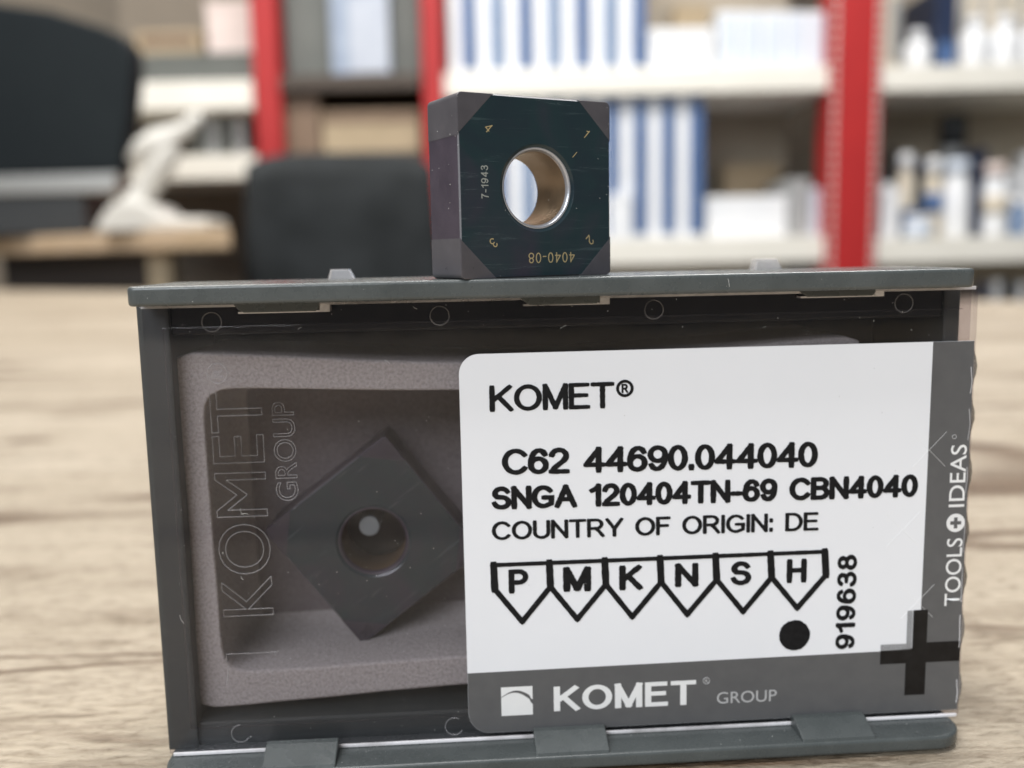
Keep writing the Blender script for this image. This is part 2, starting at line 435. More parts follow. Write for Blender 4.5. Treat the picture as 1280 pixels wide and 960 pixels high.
def beads(name, segs, m, parent, y, rad):
    V, F = [], []
    for (a, b) in segs:
        dx, dz = b[0]-a[0], b[1]-a[1]; L = math.hypot(dx, dz)
        if L < 1e-6: continue
        dx /= L; dz /= L; nx, nz = -dz, dx
        a = (a[0]-dx*rad*.3, a[1]-dz*rad*.3); b = (b[0]+dx*rad*.3, b[1]+dz*rad*.3)
        k = len(V)
        for p in (a, b):
            V += [(p[0]+nx*rad, y+0.01, p[1]+nz*rad), (p[0]+nx*rad*.5, y-rad*.8, p[1]+nz*rad*.5), (p[0]-nx*rad*.5, y-rad*.8, p[1]-nz*rad*.5), (p[0]-nx*rad, y+0.01, p[1]-nz*rad)]
        F += [(k, k+4, k+5, k+1), (k+1, k+5, k+6, k+2), (k+2, k+6, k+7, k+3), (k, k+1, k+2, k+3), (k+4, k+7, k+6, k+5)]
    me = bpy.data.meshes.new(name); me.from_pydata([tuple(Vector(v)*MM) for v in V], [], F)
    return link(name, me, m, parent)
def ring_pts(cx, cz, r, n=28): return [(cx+r*math.cos(2*math.pi*k/n), cz+r*math.sin(2*math.pi*k/n)) for k in range(n)]
def ring_segs(cx, cz, r, n=28, a0=0, a1=360):
    p = [(cx+r*math.cos(math.radians(a0+(a1-a0)*k/n)), cz+r*math.sin(math.radians(a0+(a1-a0)*k/n))) for k in range(n+1)]
    return list(zip(p, p[1:]))

# ================================================================== SETTING: desk, wall
def room_obj(name, bm, m, parent=None, loc=(0, 0, 0), smooth=False, rz=0.0):
    """bm in metres, room frame, relative to loc"""
    me = finish(bm, name, 1)
    o = link(name, me, m, None, smooth)
    o.matrix_world = ROOM @ Matrix.Translation(Vector(loc)) @ Matrix.Rotation(rz, 4, 'Z')
    if parent is not None:
        o.parent = parent; o.matrix_parent_inverse = parent.matrix_basis.inverted()
    return o
def room_thing(name, label, cat, loc, group=None):
    t = thing(name, label, cat, (0, 0, 0), group)
    t.matrix_world = ROOM @ Matrix.Translation(Vector(loc))
    bpy.context.view_layer.update()
    return t

# far edge of the desk: traced on the desk plane z = 0
def on_desk(px, py):
    d = ray(px, py); t = -CAM.z/d.z; p = CAM+d*t; return (p.x, p.y)
eL, eR = on_desk(60, 363), on_desk(1270, 376)
dx, dy = eR[0]-eL[0], eR[1]-eL[1]
farL = (eL[0]-dx*.35, eL[1]-dy*.35); farR = (eR[0]+dx*.35, eR[1]+dy*.35)
def desk():
    t = thing('desk', 'light wood grain laminate desk top under the plastic case', 'desk', (0, 0, -0.74))
    pts = [farL, (farL[0], -420), (farR[0]+150, -420), farR]
    bm = prism_bm(pts, 'z', -28, 0, 0.8)
    link('desk_top', finish(bm, 'desk_top'), DESK, t)
    lm = mat('desk_leg_metal', (0.12, 0.12, 0.125), 0.4, 0.6)
    for (x, y) in ((farL[0]+90, farL[1]-120), (farR[0]-20, farR[1]-100), (farL[0]+90, -330), (farR[0]+60, -330)):
        mbox('leg', lm, t, x-25, x+25, y-25, y+25, -740, -27.5, r=2)
desk()
WALL = m_speck('plaster_wall', (0.2, 0.165, 0.125), (0.235, 0.195, 0.15), 5)
wl = room_obj('wall', box_bm(-3.0, 3.0, 2.62, 2.72, -0.74, 2.0), WALL); wl['kind'] = 'structure'
FLOORM = m_speck('floor_covering', (0.16, 0.15, 0.14), (0.2, 0.185, 0.17), 8)
fl = room_obj('floor', box_bm(-3.0, 3.0, -1.2, 2.62, -0.80, -0.742), FLOORM); fl['kind'] = 'structure'

# ================================================================== PLASTIC CASE
BX, XR = 30.95, 31.6
case = thing('insert_case', 'small grey plastic case with clear front and white printed label standing on desk', 'case', (0, 0.004, 0))
YB = 14.8                                      # back of the case
def rail(name, z0, z1, rr):
    pts = []
    for q in rrect(-30.65 if name == 'top_rail' else -30.9, 29.75 if name == 'top_rail' else 30.8, -3.0, 9.0 if name == 'top_rail' else YB, [rr, rr*1.0, 0.6, 0.6], 8): pts.append(q)
    bm = prism_bm(pts, 'z', z0, z1, 0.28, 3)
    return link(name, finish(bm, name), PL, case, False)
top = rail('top_rail', 36.02, 37.40, 0.75)
bot = rail('bottom_rail', 0.3, 1.42, 2.4)
for (xa, xb) in ((-29, -12), (-6, 8), (14, 29)): mbox('foot_pad', PL, case, xa, xb, -0.6, 12, 0.0, 0.34)
for o in (top, bot):
    for p in o.data.polygons: p.use_smooth = True
    md = o.modifiers.new('wn', 'WEIGHTED_NORMAL')
# tray: back plate and four walls
BXI = 30.9
mbox('back_plate', TRAY, case, -30.9, BXI, 13.6, 14.8, 1.3, 35.4)
mbox('side_wall', WALLP, case, -31.3, -29.0, 1.0, 13.7, 1.35, 36.1, r=0.2)
mbox('side_wall', WALLP, case, BXI-1.3, BXI, 1.3, 13.7, 1.35, 36.1, r=0.2)
mbox('tray_wall', TRAY, case, -29.1, BXI-1.25, 1.5, 13.7, 33.6, 36.1, r=0.2)
mbox('tray_wall', WALLP, case, -29.1, BXI-1.25, 1.5, 13.7, 1.3, 3.3, r=0.2)
# top rail snap tabs in the notches of the cover
def snap_tab(pxa, pxb, py):
    xa, za = pl(pxa, py, -0.2); xb, zb = pl(pxb, py, -0.2)
    z = (za+zb)/2
    pts = [(xa, 36.2), (xa+.55, z+.25), (xa+.95, z), (xb-.25, z), (xb, z+.25), (xb, 36.2)]
    link('snap_tab', finish(prism_bm(pts, 'y', -0.32, 1.2, 0.09), 'snap_tab'), PL, case)
    # polished rim of the notch in the clear cover
    seg = [(xa+.5, z-.08, xb+.15, z+.06), (xb+.02, z-.08, xb+.75, z+.55)]
    for (a, b, c, d) in seg:
        mbox('notch_rim', NOTCH, case, a, c, -0.06, 0.9, b, d, r=0.03)
TABS_T = ((288, 399, 390), (646, 750, 380.5), (994, 1094, 370.5))
for a in TABS_T: snap_tab(*a)
def foot_tab(pxa, pxb, pyt):
    xa, _ = pl(pxa, pyt, -0.4); xb, _ = pl(pxb, pyt, -0.4)
    pts = [(-2.9, 1.25), (-2.75, 1.62), (-0.75, 2.35), (-0.25, 2.38), (-0.04, 2.2), (-0.04, 1.3)]
    link('foot_tab', finish(prism_bm(pts, 'x', xa, xb, 0.1), 'foot_tab'), PL, case)
for a in ((334, 424, 936), (667, 756, 922), (990, 1078, 906)): foot_tab(*a)
# clear cover
cov = link('clear_cover', finish(box_bm(-BX, XR, 0.0, 0.95, 1.5, 35.97, r=0.22, seg=3), 'clear_cover'), CLEAR, case)
for x0, x1 in ((XR-.62, XR),):
    link('cover_side', finish(box_bm(x0, x1, 0.97, 6.5, 1.55, 35.9, r=0.1), 'cover_side'), CLEAR, cov)
# step running round the cover's lens and the bright lower lip
for (x0, x1, z0, z1) in ((-29.2, 30.4, 34.22, 34.34), (-29.2, -29.08, 3.6, 34.3), (-29.2, 30.4, 3.5, 3.62)):
    link('lens_step', finish(box_bm(x0, x1, -0.03, 0.05, z0, z1, r=0.025), 'lens_step'), CLEAR, cov)
link('cover_lip', finish(box_bm(-30.6, 31.3, -0.16, 0.02, 1.46, 1.72, r=0.06), 'cover_lip'), NOTCH, cov)
link('cover_lip', finish(box_bm(-30.6, 31.3, -0.10, 0.02, 35.72, 35.98, r=0.05), 'cover_lip'), CLEAR_E, cov)
for (px, py, a0, a1) in ((264.5, 402.5, 0, 360), (549.5, 394.5, 0, 360), (817.5, 387, 0, 360), (1130, 379, 0, 360), (301, 917, 90, 330), (568, 908, 60, 330)):
    x, z = pl(px, py); beads('ejector_ring', ring_segs(x, z, .70, 28, a0, a1), EMB, cov, 0.0, .045)
# raised lettering on the cover, reading upwards
x0, _ = pl(268, 600); x1, _ = pl(333, 600); _, z0 = pl(300, 770); _, z1 = pl(300, 490)
font_outline('embossed_lettering', 'KOMET', x0, x1, z0, z1, EMB, cov, True, 0.0, .05)
x0, _ = pl(345, 600); x1, _ = pl(372, 600); _, z0 = pl(350, 626); _, z1 = pl(350, 503)
font_outline('embossed_lettering', 'GROUP', x0, x1, z0, z1, EMB, cov, True, 0.0, .042)
x, z = pl(271.5, 467)
beads('embossed_mark', ring_segs(x, z, .72, 24), EMB, cov, 0.0, .045)
font_outline('embossed_mark', 'R', x-.36, x+.36, z-.3, z+.3, EMB, cov, True, 0.0, .035)
xa, z = pl(283, 818); xb, _ = pl(345, 818)
beads('embossed_bar', [((xa, z), (xb, z)), ((xa, z-.55), (xa, z)), ((xa-.1, z-2.4), (xa+.1, z-1.1)), ((xb, z-.2), (xb, z))], EMB, cov, 0.0, .055)
# small clear lugs standing behind the top rail
for (pa, pb, pyt) in ((412, 441, 337), (944, 975, 324)):
    xa, z = pl(pa, pyt, 8.0); xb, _ = pl(pb, pyt, 8.0)
    bm = prism_bm([(xa-.15, 37.3), (xa+.1, z), (xb-.35, z), (xb+.1, 37.3)], 'y', 7.6, 9.3, 0.12)
    link('clear_lug', finish(bm, 'clear_lug'), CLEAR_E, cov)
# foam pad: bowed block with a pocket
def foam():
    yf, yb = 2.4, 11.6
    def P(px, py): return pl(px, py, yf)
    tl, bl = P(214, 441), P(246, 887)
    br = (tl[0]+53.2, bl[1]+0.2); tr = (br[0], tl[1]-0.1)
    itl, ibl = P(252, 486), P(280, 842)
    itr, ibr = (tr[0]-2.6, itl[1]), (br[0]-2.6, ibl[1])
    def edge(a, b, bow, n=20):
        dx, dz = b[0]-a[0], b[1]-a[1]; L = math.hypot(dx, dz); out = []
        for k in range(n):
            t = k/n; s = bow*math.sin(math.pi*t)**1.5 + random.uniform(-.035, .035)
            out.append((a[0]+dx*t - dz/L*s, a[1]+dz*t + dx/L*s))
        return out
    outer = edge(tl, tr, -1.35, 40) + edge(tr, br, -.2) + edge(br, bl, -.95, 40) + edge(bl, tl, -.35)
    inner = edge(itl, itr, -.75, 40) + edge(itr, ibr, 0) + edge(ibr, ibl, -.55, 40) + edge(ibl, itl, 0)
    def smooth(p, k):
        for _ in range(k): p = [((p[i-1][0]+2*p[i][0]+p[(i+1) % len(p)][0])/4, (p[i-1][1]+2*p[i][1]+p[(i+1) % len(p)][1])/4) for i in range(len(p))]
        return p
    outer = smooth(outer, 1); inner = smooth(inner, 3)
    n = len(outer); bm = bmesh.new()
    def ringv(pts, y, shrink=0.0, c=None):
        out = []
        for i, p in enumerate(pts):
            q = pts[(i+1) % n]; r = pts[i-1]
            tx, tz = q[0]-r[0], q[1]-r[1]; L = math.hypot(tx, tz) or 1
            out.append(bm.verts.new((p[0]+tz/L*shrink, y, p[1]-tx/L*shrink)))
        return out
    # outline runs clockwise seen from the front: right-hand normal points inwards
    rings = [ringv(outer, 13.55), ringv(outer, yf+.35), ringv(outer, yf+.08, .05), ringv(outer, yf, .2), ringv(outer, yf, .3),
             ringv(inner, yf, -.22), ringv(inner, yf, -.12), ringv(inner, yf+.06, -.03), ringv(inner, yf+.4, .02), ringv(inner, yf+4, .1), ringv(inner, yb-2, .3), ringv(inner, yb-.6, .65), ringv(inner, yb, 1.2)]
    for a, b in zip(rings, rings[1:]):
        for i in range(n): bm.faces.new((a[i], b[i], b[(i+1) % n], a[(i+1) % n]))
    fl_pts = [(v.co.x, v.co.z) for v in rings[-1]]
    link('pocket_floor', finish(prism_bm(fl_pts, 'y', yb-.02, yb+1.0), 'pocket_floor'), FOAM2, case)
    o = link('foam_pad', finish(bm, 'foam_pad'), FOAM, case, True)
foam()

# ------------------------------------------------------------------ cutting inserts
def rsq(a, th, rc=0.4, hw=6.35):
    """radius of a rounded square at angle th"""
    c, s = abs(math.cos(th)), abs(math.sin(th))
    r = hw/max(c, s); x, z = r*c, r*s; k = hw-rc
    if x > k and z > k:
        b = -2*k*(c+s); cc = 2*k*k-rc*rc
        return (-b+math.sqrt(max(0, b*b-4*cc)))/2
    return r
def make_insert(label, mtx, group, marks=True, TIP=TIP, RIMM=None):
    RIMM = RIMM or globals()['RIMM']
    """square insert, local frame in mm: face in x-z (front at y=0, towards -y), thickness 4.76, centre of face at origin"""
    t = thing('cutting_insert', label, 'cutting insert')
    t['group'] = group
    T = 4.76; n = 160
    angs = sorted(set([2*math.pi*k/n for k in range(n)]))
    def lathe(prof, name, m, outer=False):
        bm = bmesh.new(); rings = []
        for (rad, y) in prof:
            rings.append([bm.verts.new(((rad if rad > 0 else rsq(0, a)+rad)*math.cos(a), y, (rad if rad > 0 else rsq(0, a)+rad)*math.sin(a))) for a in angs])
        for a, b in zip(rings, rings[1:]):
            for i in range(n): bm.faces.new((a[i], a[(i+1) % n], b[(i+1) % n], b[i]))
        return bm
    def add(name, bm, m, smooth=False):
        me = finish(bm, name); o = link(name, me, m, None, smooth); o.parent = t; return o
    add('face', lathe([(3.12, 0), (-.10, 0)], 'face', FACE), FACE)
    add('edge_land', lathe([(-.10, 0), (-1e-9, .10)], 'edge_land', EDGEM), EDGEM)
    add('flank', lathe([(-1e-9, .10), (-1e-9, T-.1), (-.1, T), (3.12, T)], 'flank', FLANK), FLANK)
    add('bore_groove', lathe([(3.12, 0), (2.98, .10), (2.88, .13)], 'bore_groove', FACE), FACE, True)
    add('bore_rim', lathe([(2.88, .13), (2.80, .10), (2.70, .22), (2.62, .45)], 'bore_rim', RIMM), RIMM, True)
    add('bore', lathe([(2.62, .45), (2.55, 1.2), (2.55, T-.5), (2.8, T-.1), (3.12, T)], 'bore', BORE), BORE, True)
    for sx in (-1, 1):
        for sz in (-1, 1):
            c, L, e = 6.35, 2.85, .014
            pts = [(c+e-.4+.4*math.cos(a), c+e-.4+.4*math.sin(a)) for a in [math.pi/2*k/6 for k in range(7)]]
            pts = [(c+e, c-L)] + pts + [(c-L, c+e)]
            pts = [(sx*x, sz*z) for x, z in pts]
            add('corner_tip', prism_bm(pts, 'y', -.008, T*.999, .07, 2), TIP)
    if marks:
        def mk(s, cx, cz, ang, cap, m, hw=.055, gap=.26, wscale=1.0):
            V, F, wd = stroke_text(s, hw, gap, 1.0, .05)
            ca, sa = math.cos(ang), math.sin(ang)
            vs = []
            for a, b, h in V:
                a = (a-wd/2)*cap*wscale; b = (b-.5)*cap
                vs.append(((cx+a*ca-b*sa)*MM, -.004*MM-h*.006*MM, (cz+a*sa+b*ca)*MM))
            me = bpy.data.meshes.new('laser_mark'); me.from_pydata(vs, [], F)
            bm = bmesh.new(); bm.from_mesh(me); bmesh.ops.recalc_face_normals(bm, faces=bm.faces); bm.to_mesh(me); bm.free()
            o = link('laser_mark', me, m); o.parent = t
        mk('4040-08', 1.1, -4.98, math.pi, .68, GOLD, gap=.3, wscale=1.1)
        mk('4', -3.95, 4.05, math.radians(-45), .62, GOLD)
        mk('1', 4.25, 4.0, math.radians(-45), .62, GOLD)
        mk('2', 4.5, -3.75, math.radians(-135), .66, GOLD)
        mk('3', -3.75, -3.85, math.radians(135-270), .66, GOLD)
        mk('7-1943', -4.35, .35, math.radians(90), .50, SILV, hw=.07, gap=.3, wscale=1.05)
        mk('I', 3.2, 2.45, math.radians(-45), .5, GOLD)
    t.matrix_world = mtx
    return t
th = 0.4593
ca, sa = math.cos(th), math.sin(th)
fl_ = Vector((27.606-35.15, -3.236))
cx, cy = fl_.x+6.35*ca, fl_.y+6.35*sa
m1 = Matrix.Translation(Vector((cx, cy, 37.405+6.35))*MM) @ Matrix.Rotation(th, 4, 'Z')
make_insert('dark square cutting insert balanced on edge on top of grey case', m1, 'square cutting inserts')
# the one lying in the case, behind the clear cover
L_ = pl(345, 657, 6.7); T_ = pl(484, 541, 6.7); B_ = pl(455, 812, 6.7)
ctr = pl(467, 677, 6.7)
a1 = math.atan2(T_[1]-L_[1], T_[0]-L_[0])
m2 = Matrix.Translation(Vector((ctr[0], 6.75, ctr[1]))*MM) @ Matrix.Rotation(-(a1-math.radians(1.5)), 4, 'Y')
make_insert('dark square cutting insert lying corner up in foam behind clear cover', m2, 'square cutting inserts', False, TIP2, FLANK)
# peg of the tray showing through its bore
pgx, pgz = pl(462, 657, 8.0)
bm = bmesh.new()
bmesh.ops.create_cone(bm, cap_ends=True, segments=32, radius1=.95, radius2=.85, depth=4.2, matrix=Matrix.Translation((pgx, 9.9, pgz)) @ Matrix.Rotation(math.pi/2, 4, 'X'))
bev(bm, .12, 2, [e for e in bm.edges if len(e.link_faces) == 2 and min(len(f.verts) for f in e.link_faces) < max(len(f.verts) for f in e.link_faces)])
link('peg', finish(bm, 'peg'), mat('peg_plastic', (0.22, 0.25, 0.25), 0.45), case, False)
link('bore_shade_disc', finish(prism_bm(ring_pts(pgx, pgz-.6, 3.6), 'y', 11.45, 12.5), 'bore_shade_disc'), TRAY, case)  # dark disc added behind the bore, standing in for its shaded inside

# ------------------------------------------------------------------ label
LX0, LX1, LZ0, LZ1 = -7.92, 31.36, 2.05, 31.83
lab = link('label', finish(prism_bm(rrect(LX0, LX1, LZ0, LZ1, [1.7, 0, 0, 1.5], 10), 'y', -0.085, -0.003), 'label'), PAPER, case)
XW = 28.12                                     # right end of the white field
_, zbl = pl(588, 841); zb = zbl
band = rrect(LX0+.01, LX1-.005, LZ0+.012, zb, [1.69, 0, 0, 0], 10)
pts = [p for p in band[:-1]]
pts = pts[:-1] + [(LX1-.005, LZ1-.012), (XW, LZ1-.012), (XW-.12, zb+.25), (LX0+.01, zb)]
link('grey_border', finish(prism_bm(pts, 'y', -0.094, -0.08), 'grey_border'), LGREY, lab)
def bounds(pxl, pyb_l, pyt_l, pxr, pyb_r, pyt_r):
    """outer bounds on the label plane from the ends of a printed line"""
    xl, zl = pl(pxl, pyb_l, FY); _, ztl = pl(pxl, pyt_l, FY)
    xr, zr = pl(pxr, pyb_r, FY); _, ztr = pl(pxr, pyt_r, FY)
    return xl, xr, (zl+zr)/2, (ztl+ztr)/2, math.atan2(zr-zl, xr-xl)
def line(s, pb, hw, gap, **k):
    x0, x1, z0, z1, tl = bounds(*pb)
    tl = max(-.02, min(.02, tl))
    o = label_text('lettering', s, x0, x1, z0-math.tan(tl)*(x1-x0)/2, z1-math.tan(tl)*(x1-x0)/2, INK, lab, hw, gap, tilt=tl, **k)
    return o
line('KOMET', (612, 515, 481.5, 768, 510, 477.5), .092, .2)
x, z = pl(781, 485.5, FY)
V, F = [], []
ribbon(V, F, arc(0, 0, .55, .55, 0, 360, 28), .11, 1, .05, False)
vv, ff, wd = stroke_text('R', .13, .1, 1.0)
k = len(V); V += [((a-wd/2)*.55, (b-.5)*.55, h*1.1) for a, b, h in vv]; F += [tuple(i+k for i in f) for f in ff]
place('registered_mark', V, F, INK, lab, (x, FY, z), (1, 0, 0), (0, 0, 1), (0, -1, 0), 1, 1, .02)
line('C62 44690.044040', (627.5, 594, 562, 1022, 584, 551), .108, .2)
line('SNGA 120404TN-69 CBN4040', (614.5, 637.5, 609, 1147, 621, 592), .125, .235)
line('COUNTRY OF ORIGIN: DE', (615, 675.5, 652, 1023, 663, 640), .092, .215)
xa, z0 = pl(1043, 812, FY); xb, z1 = pl(1072.5, 693, FY)
label_text('lettering', '919638', (xa+.05), xb-.05, z0, z1, INK, lab, .11, .3, up=True)
# row of workpiece material arrows
def arrows():
    def q(px, py): x, z = pl(px, py, FY); return (x, z)
    tops = [q(x, 706.5-(x-616)*.0408) for x in (617, 686.6, 755.9, 825, 894.4, 963.1, 1031)]
    tips = [q(652.8, 777), q(721.6, 774), q(790.3, 771), q(859, 768), q(928.8, 764.5), q(996.4, 760)]
    lows = [q(x+1.4, 736.5-(x-616)*.043) for x in (617, 686.6, 755.9, 825, 894.4, 963.1, 1031)]
    for i, ch in enumerate('PMKNSH'):
        V, F = [], []
        hw = .225
        k = 0
        strokes = [[lows[i], tips[i]], [tips[i], lows[i+1]], [tops[i], tops[i+1]], [tops[i], lows[i]]]
        if i == 5: strokes.append([tops[6], lows[6]])
        for s in strokes:
            k += 1
            ribbon(V, F, resample(s, .3), hw*(1.25 if s[0] in tops and s[1] in lows else (.72 if s[0] in tops else .95)), 1+.05*k+.02*i, .06, True)
        place('arrow_outline', V, F, INK, lab, (0, FY, 0), (1, 0, 0), (0, 0, 1), (0, -1, 0), 1, 1, .02)
    for ch, (a, b, c, d) in zip('PMKNSH', ((636, 742, 712, 661), (704, 740, 709, 739), (774, 738, 707, 803.5), (843.5, 734, 704.5, 873), (913, 732, 702, 939), (983, 729, 699, 1008))):
        line(ch, (a, b, c, d, b-1, c-1), .12, .1)
arrows()
x, z = pl(993, 794, FY)
pts = [(x+(1.24+random.uniform(-.035, .035))*math.cos(2*math.pi*k/48), z+(1.24+random.uniform(-.035, .035))*math.sin(2*math.pi*k/48)) for k in range(48)]
link('dot', finish(prism_bm(pts, 'y', FY-.02, FY), 'dot'), INK, lab)
# emblem and company lettering in the grey border
xa, z0 = pl(627, 895, FY); xb, z1 = pl(665.5, 857.5, FY)
link('emblem', finish(prism_bm([(xa, z0), (xb, z0), (xb, z1), (xa, z1)], 'y', FY-.01, FY), 'emblem'), WHITEP, lab)
V, F = [], []
w_ = xb-xa; h_ = z1-z0
up_ = [(xa-.005+w_*t, z0+h_*(.60+.27*math.sin(math.pi*min(1, t*.92+.06))-(.08 if t > .9 else 0))) for t in [k/20 for k in range(21)]]
lo_ = [(x, zz-h_*(.02+.14*(i/20)**1.3)) for i, (x, zz) in enumerate(up_)]
link('emblem_arc', finish(prism_bm(up_+lo_[::-1], 'y', FY-.02, FY-.008), 'emblem_arc'), LGREY, lab)
xa, z0 = pl(692.5, 890.5, FY); xb, z1 = pl(870, 848.5, FY); _, z1b = pl(692.5, 856.5, FY)
label_text('border_lettering', 'KOMET', xa, xb, z0+.1, z1-.1, WHITEP, lab, .1, .29, jit=0, rnd=False)
x, z = pl(883, 851, FY)
beads('registered_mark', ring_segs(x, z, .26, 16), LTGREYP, lab, FY+.0, .03)
font_text('registered_mark', 'R', x-.12, x+.13, z-.14, z+.14, LTGREYP, lab)
xa, z0 = pl(896, 880.5, FY); xb, z1 = pl(971, 860.5, FY)
font_text('border_lettering', 'GROUP', xa, xb, z0+.05, z1-.08, LTGREYP, lab)
# slogan reading upwards
xa, z0 = pl(1180, 757.5, FY); xb, _ = pl(1199.5, 757.5, FY); _, z1 = pl(1188, 673, FY)
font_text('border_lettering', 'TOOLS', xa, xb, z0, z1, WHITEP, lab, True, .004)
xa2, z0 = pl(1187, 634, FY); xb2, _ = pl(1208, 634, FY); _, z1 = pl(1196, 556, FY)
font_text('border_lettering', 'IDEAS', xa+.0, xb, z0, z1, WHITEP, lab, True, .004)
x, z = pl(1195, 653.5, FY); x = (xa+xb)/2
link('plus_disc', finish(prism_bm(ring_pts(x, z, .74), 'y', FY-.012, FY), 'plus_disc'), WHITEP, lab)
def cross(x, z, a, b): return [(x-b, z-a), (x+b, z-a), (x+b, z-b), (x+a, z-b), (x+a, z+b), (x+b, z+b), (x+b, z+a), (x-b, z+a), (x-b, z+b), (x-a, z+b), (x-a, z-b), (x-b, z-b)]
link('plus_sign', finish(prism_bm(cross(x, z, .44, .14), 'y', FY-.022, FY-.01), 'plus_sign'), LGREY, lab)
x, z = pl(1193, 546, FY)
beads('registered_mark', ring_segs(x, z, .16, 14), LTGREYP, lab, FY, .03)
# large black plus, its overlap with the white field hatched
xc, zc = pl(1155, 815.5, FY); _, zt = pl(1160, 762, FY); _, zq = pl(1150, 868, FY); xl, _ = pl(1100.5, 815, FY); xr = LX1-.01
hb = .83
xc = 27.75
P = [(xc-hb, zq), (xc+hb, zq), (xc+hb, zc-hb), (xr, zc-hb), (xr, zc+hb), (xc+hb, zc+hb), (xc+hb, zt), (XW-.13, zt), (XW-.13, zb+.62), (xl, zb+.30), (xl, zc-hb), (xc-hb, zc-hb)]
zi = zb+.28
P = [(xc-hb, zq), (xc+hb, zq), (xc+hb, zc-hb), (xr, zc-hb), (xr, zc+hb), (xc+hb, zc+hb), (xc+hb, zt), (xc-hb+.5, zt), (xc-hb+.5, zc+hb-.45), (xl, zc+hb-.55), (xl, zc-hb), (xc-hb, zc-hb)]
link('black_plus', finish(prism_bm(P, 'y', FY-.012, FY+.01), 'black_plus'), BLACKP, lab)
def hatch():
    V, F = [], []
    def bar(x0, x1, z0, z1, h):
        k = len(V)
        V.extend([(x0, FY-h, z0), (x1, FY-h, z0), (x1, FY-h, z1), (x0, FY-h, z1)]); F.append((k, k+1, k+2, k+3))
    st = .105
    xa, xb, z0, z1 = xc-hb, xc-hb+.49, zc+hb-.44, zt
    n = int((z1-z0)/st)
    for i in range(n): bar(xa, xb, z0+i*st, z0+i*st+st*.5, .010)
    for i in range(int((xb-xa)/st)): bar(xa+i*st, xa+i*st+st*.45, z0, z1, .012)
    xa, xb, z0, z1 = xl, xc-hb+.49, zc+hb-.54, zc+hb
    for i in range(int((z1-z0)/st)): bar(xa, xb, z0+i*st, z0+i*st+st*.5, .0105)
    for i in range(int((xb-xa)/st)): bar(xa+i*st, xa+i*st+st*.45, z0, z1, .0125)
    me = bpy.data.meshes.new('hatching'); me.from_pydata([tuple(Vector(v)*MM) for v in V], [], F)
    link('hatching', me, mat('hatch_print', (0.2, 0.2, 0.205), .45), lab)['kind'] = 'stuff'
hatch()
# tamper cuts: faint crosses pressed in the label
CUT = mat('label_cut', (0.82, 0.82, 0.83), 0.3)
for (px, py) in ((1161, 562), (1128, 662), (1146, 752)):
    x, z = pl(px, py, FY); s = 1.35
    beads('tamper_cut', [((x-s, z+s), (x+s, z-s)), ((x-s*.9, z-s), (x+s, z+s))], CUT, lab, FY+.008, .014)
# the label's flap folded round the case side, puckered along its length
def flap():
    V, F = [], []; n = 170; m_ = 6
    for i in range(n+1):
        z = LZ0+.5+(LZ1-LZ0-.75)*i/n
        wv = .5-.5*math.cos(2*math.pi*(z-LZ0)/4.3+.5*math.sin(z*.45))
        for j in range(m_+1):
            t = j/m_
            x = LX1-.03 + (.2+.5*wv)*math.sin(t*math.pi*.5) + .015*math.sin(z*9+j)
            y = -.05 + .95*(1-math.cos(t*math.pi*.5)) - .05*wv*math.sin(math.pi*t)
            V.append((x*MM, y*MM, z*MM))
    for i in range(n):
        for j in range(m_):
            a = i*(m_+1)+j; F.append((a, a+1, a+m_+2, a+m_+1))
    me = bpy.data.meshes.new('label_flap'); me.from_pydata(V, [], F)
    o = link('label_flap', me, FLAPM, lab, True)
    so = o.modifiers.new('thick', 'SOLIDIFY'); so.thickness = .00006
flap()
for k in range(7):                             # glints on the label's curled cut edge, put in as whitish beads
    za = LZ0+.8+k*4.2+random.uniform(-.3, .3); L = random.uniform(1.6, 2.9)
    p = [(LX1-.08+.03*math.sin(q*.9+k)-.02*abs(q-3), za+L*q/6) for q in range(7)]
    beads('curled_edge_glint', list(zip(p, p[1:])), NOTCH, lab, FY+.015, .035)
# dust and lint on the case
def dust(name, n, fn, parent):
    V, F = [], []
    for _ in range(n):
        (x, y, z), U, W = fn()
        U, W = Vector(U), Vector(W); N = U.cross(W)
        a = random.uniform(0, 6.28)
        if random.random() < .94:
            L = random.uniform(.02, .055); wd = L*random.uniform(.5, 1); segs = 1; cv = 0
        else:
            L = random.uniform(.2, .8); wd = .014; segs = 5; cv = random.uniform(-1.2, 1.2)
        p = Vector((x, y, z)); k0 = len(V)
        for i in range(segs+1):
            b = a+cv*i/segs
            d = U*math.cos(b)+W*math.sin(b); e = -U*math.sin(b)+W*math.cos(b)
            if i: p = p+d*(L/segs)
            for s in (-1, 1):
                V.append(tuple((p+e*(s*wd/2)+N*.012)*MM)); V.append(tuple((p+e*(s*wd/2)-N*.012)*MM))
        for i in range(segs):
            k = k0+4*i
            F += [(k, k+4, k+6, k+2), (k+1, k+3, k+7, k+5), (k, k+1, k+5, k+4), (k+2, k+6, k+7, k+3)]
    me = bpy.data.meshes.new(name); me.from_pydata(V, [], F)
    o = link(name, me, DUSTM, parent); o['kind'] = 'stuff'; return o
dust('dust', 90, lambda: ((random.uniform(-30.3, -8.2), -.012, random.uniform(2, 35.6)), (1, 0, 0), (0, 0, 1)), case)
dust('dust', 26, lambda: ((random.uniform(-8, 29), -.012, random.uniform(32, 35.6)), (1, 0, 0), (0, 0, 1)), case)
dust('dust', 12, lambda: ((random.uniform(-30, 30), -3.012, random.uniform(36.3, 37.1)), (1, 0, 0), (0, 0, 1)), case)
dust('dust', 36, lambda: ((random.uniform(-30, 30), random.uniform(-2.7, 12), 37.412), (1, 0, 0), (0, 1, 0)), case)
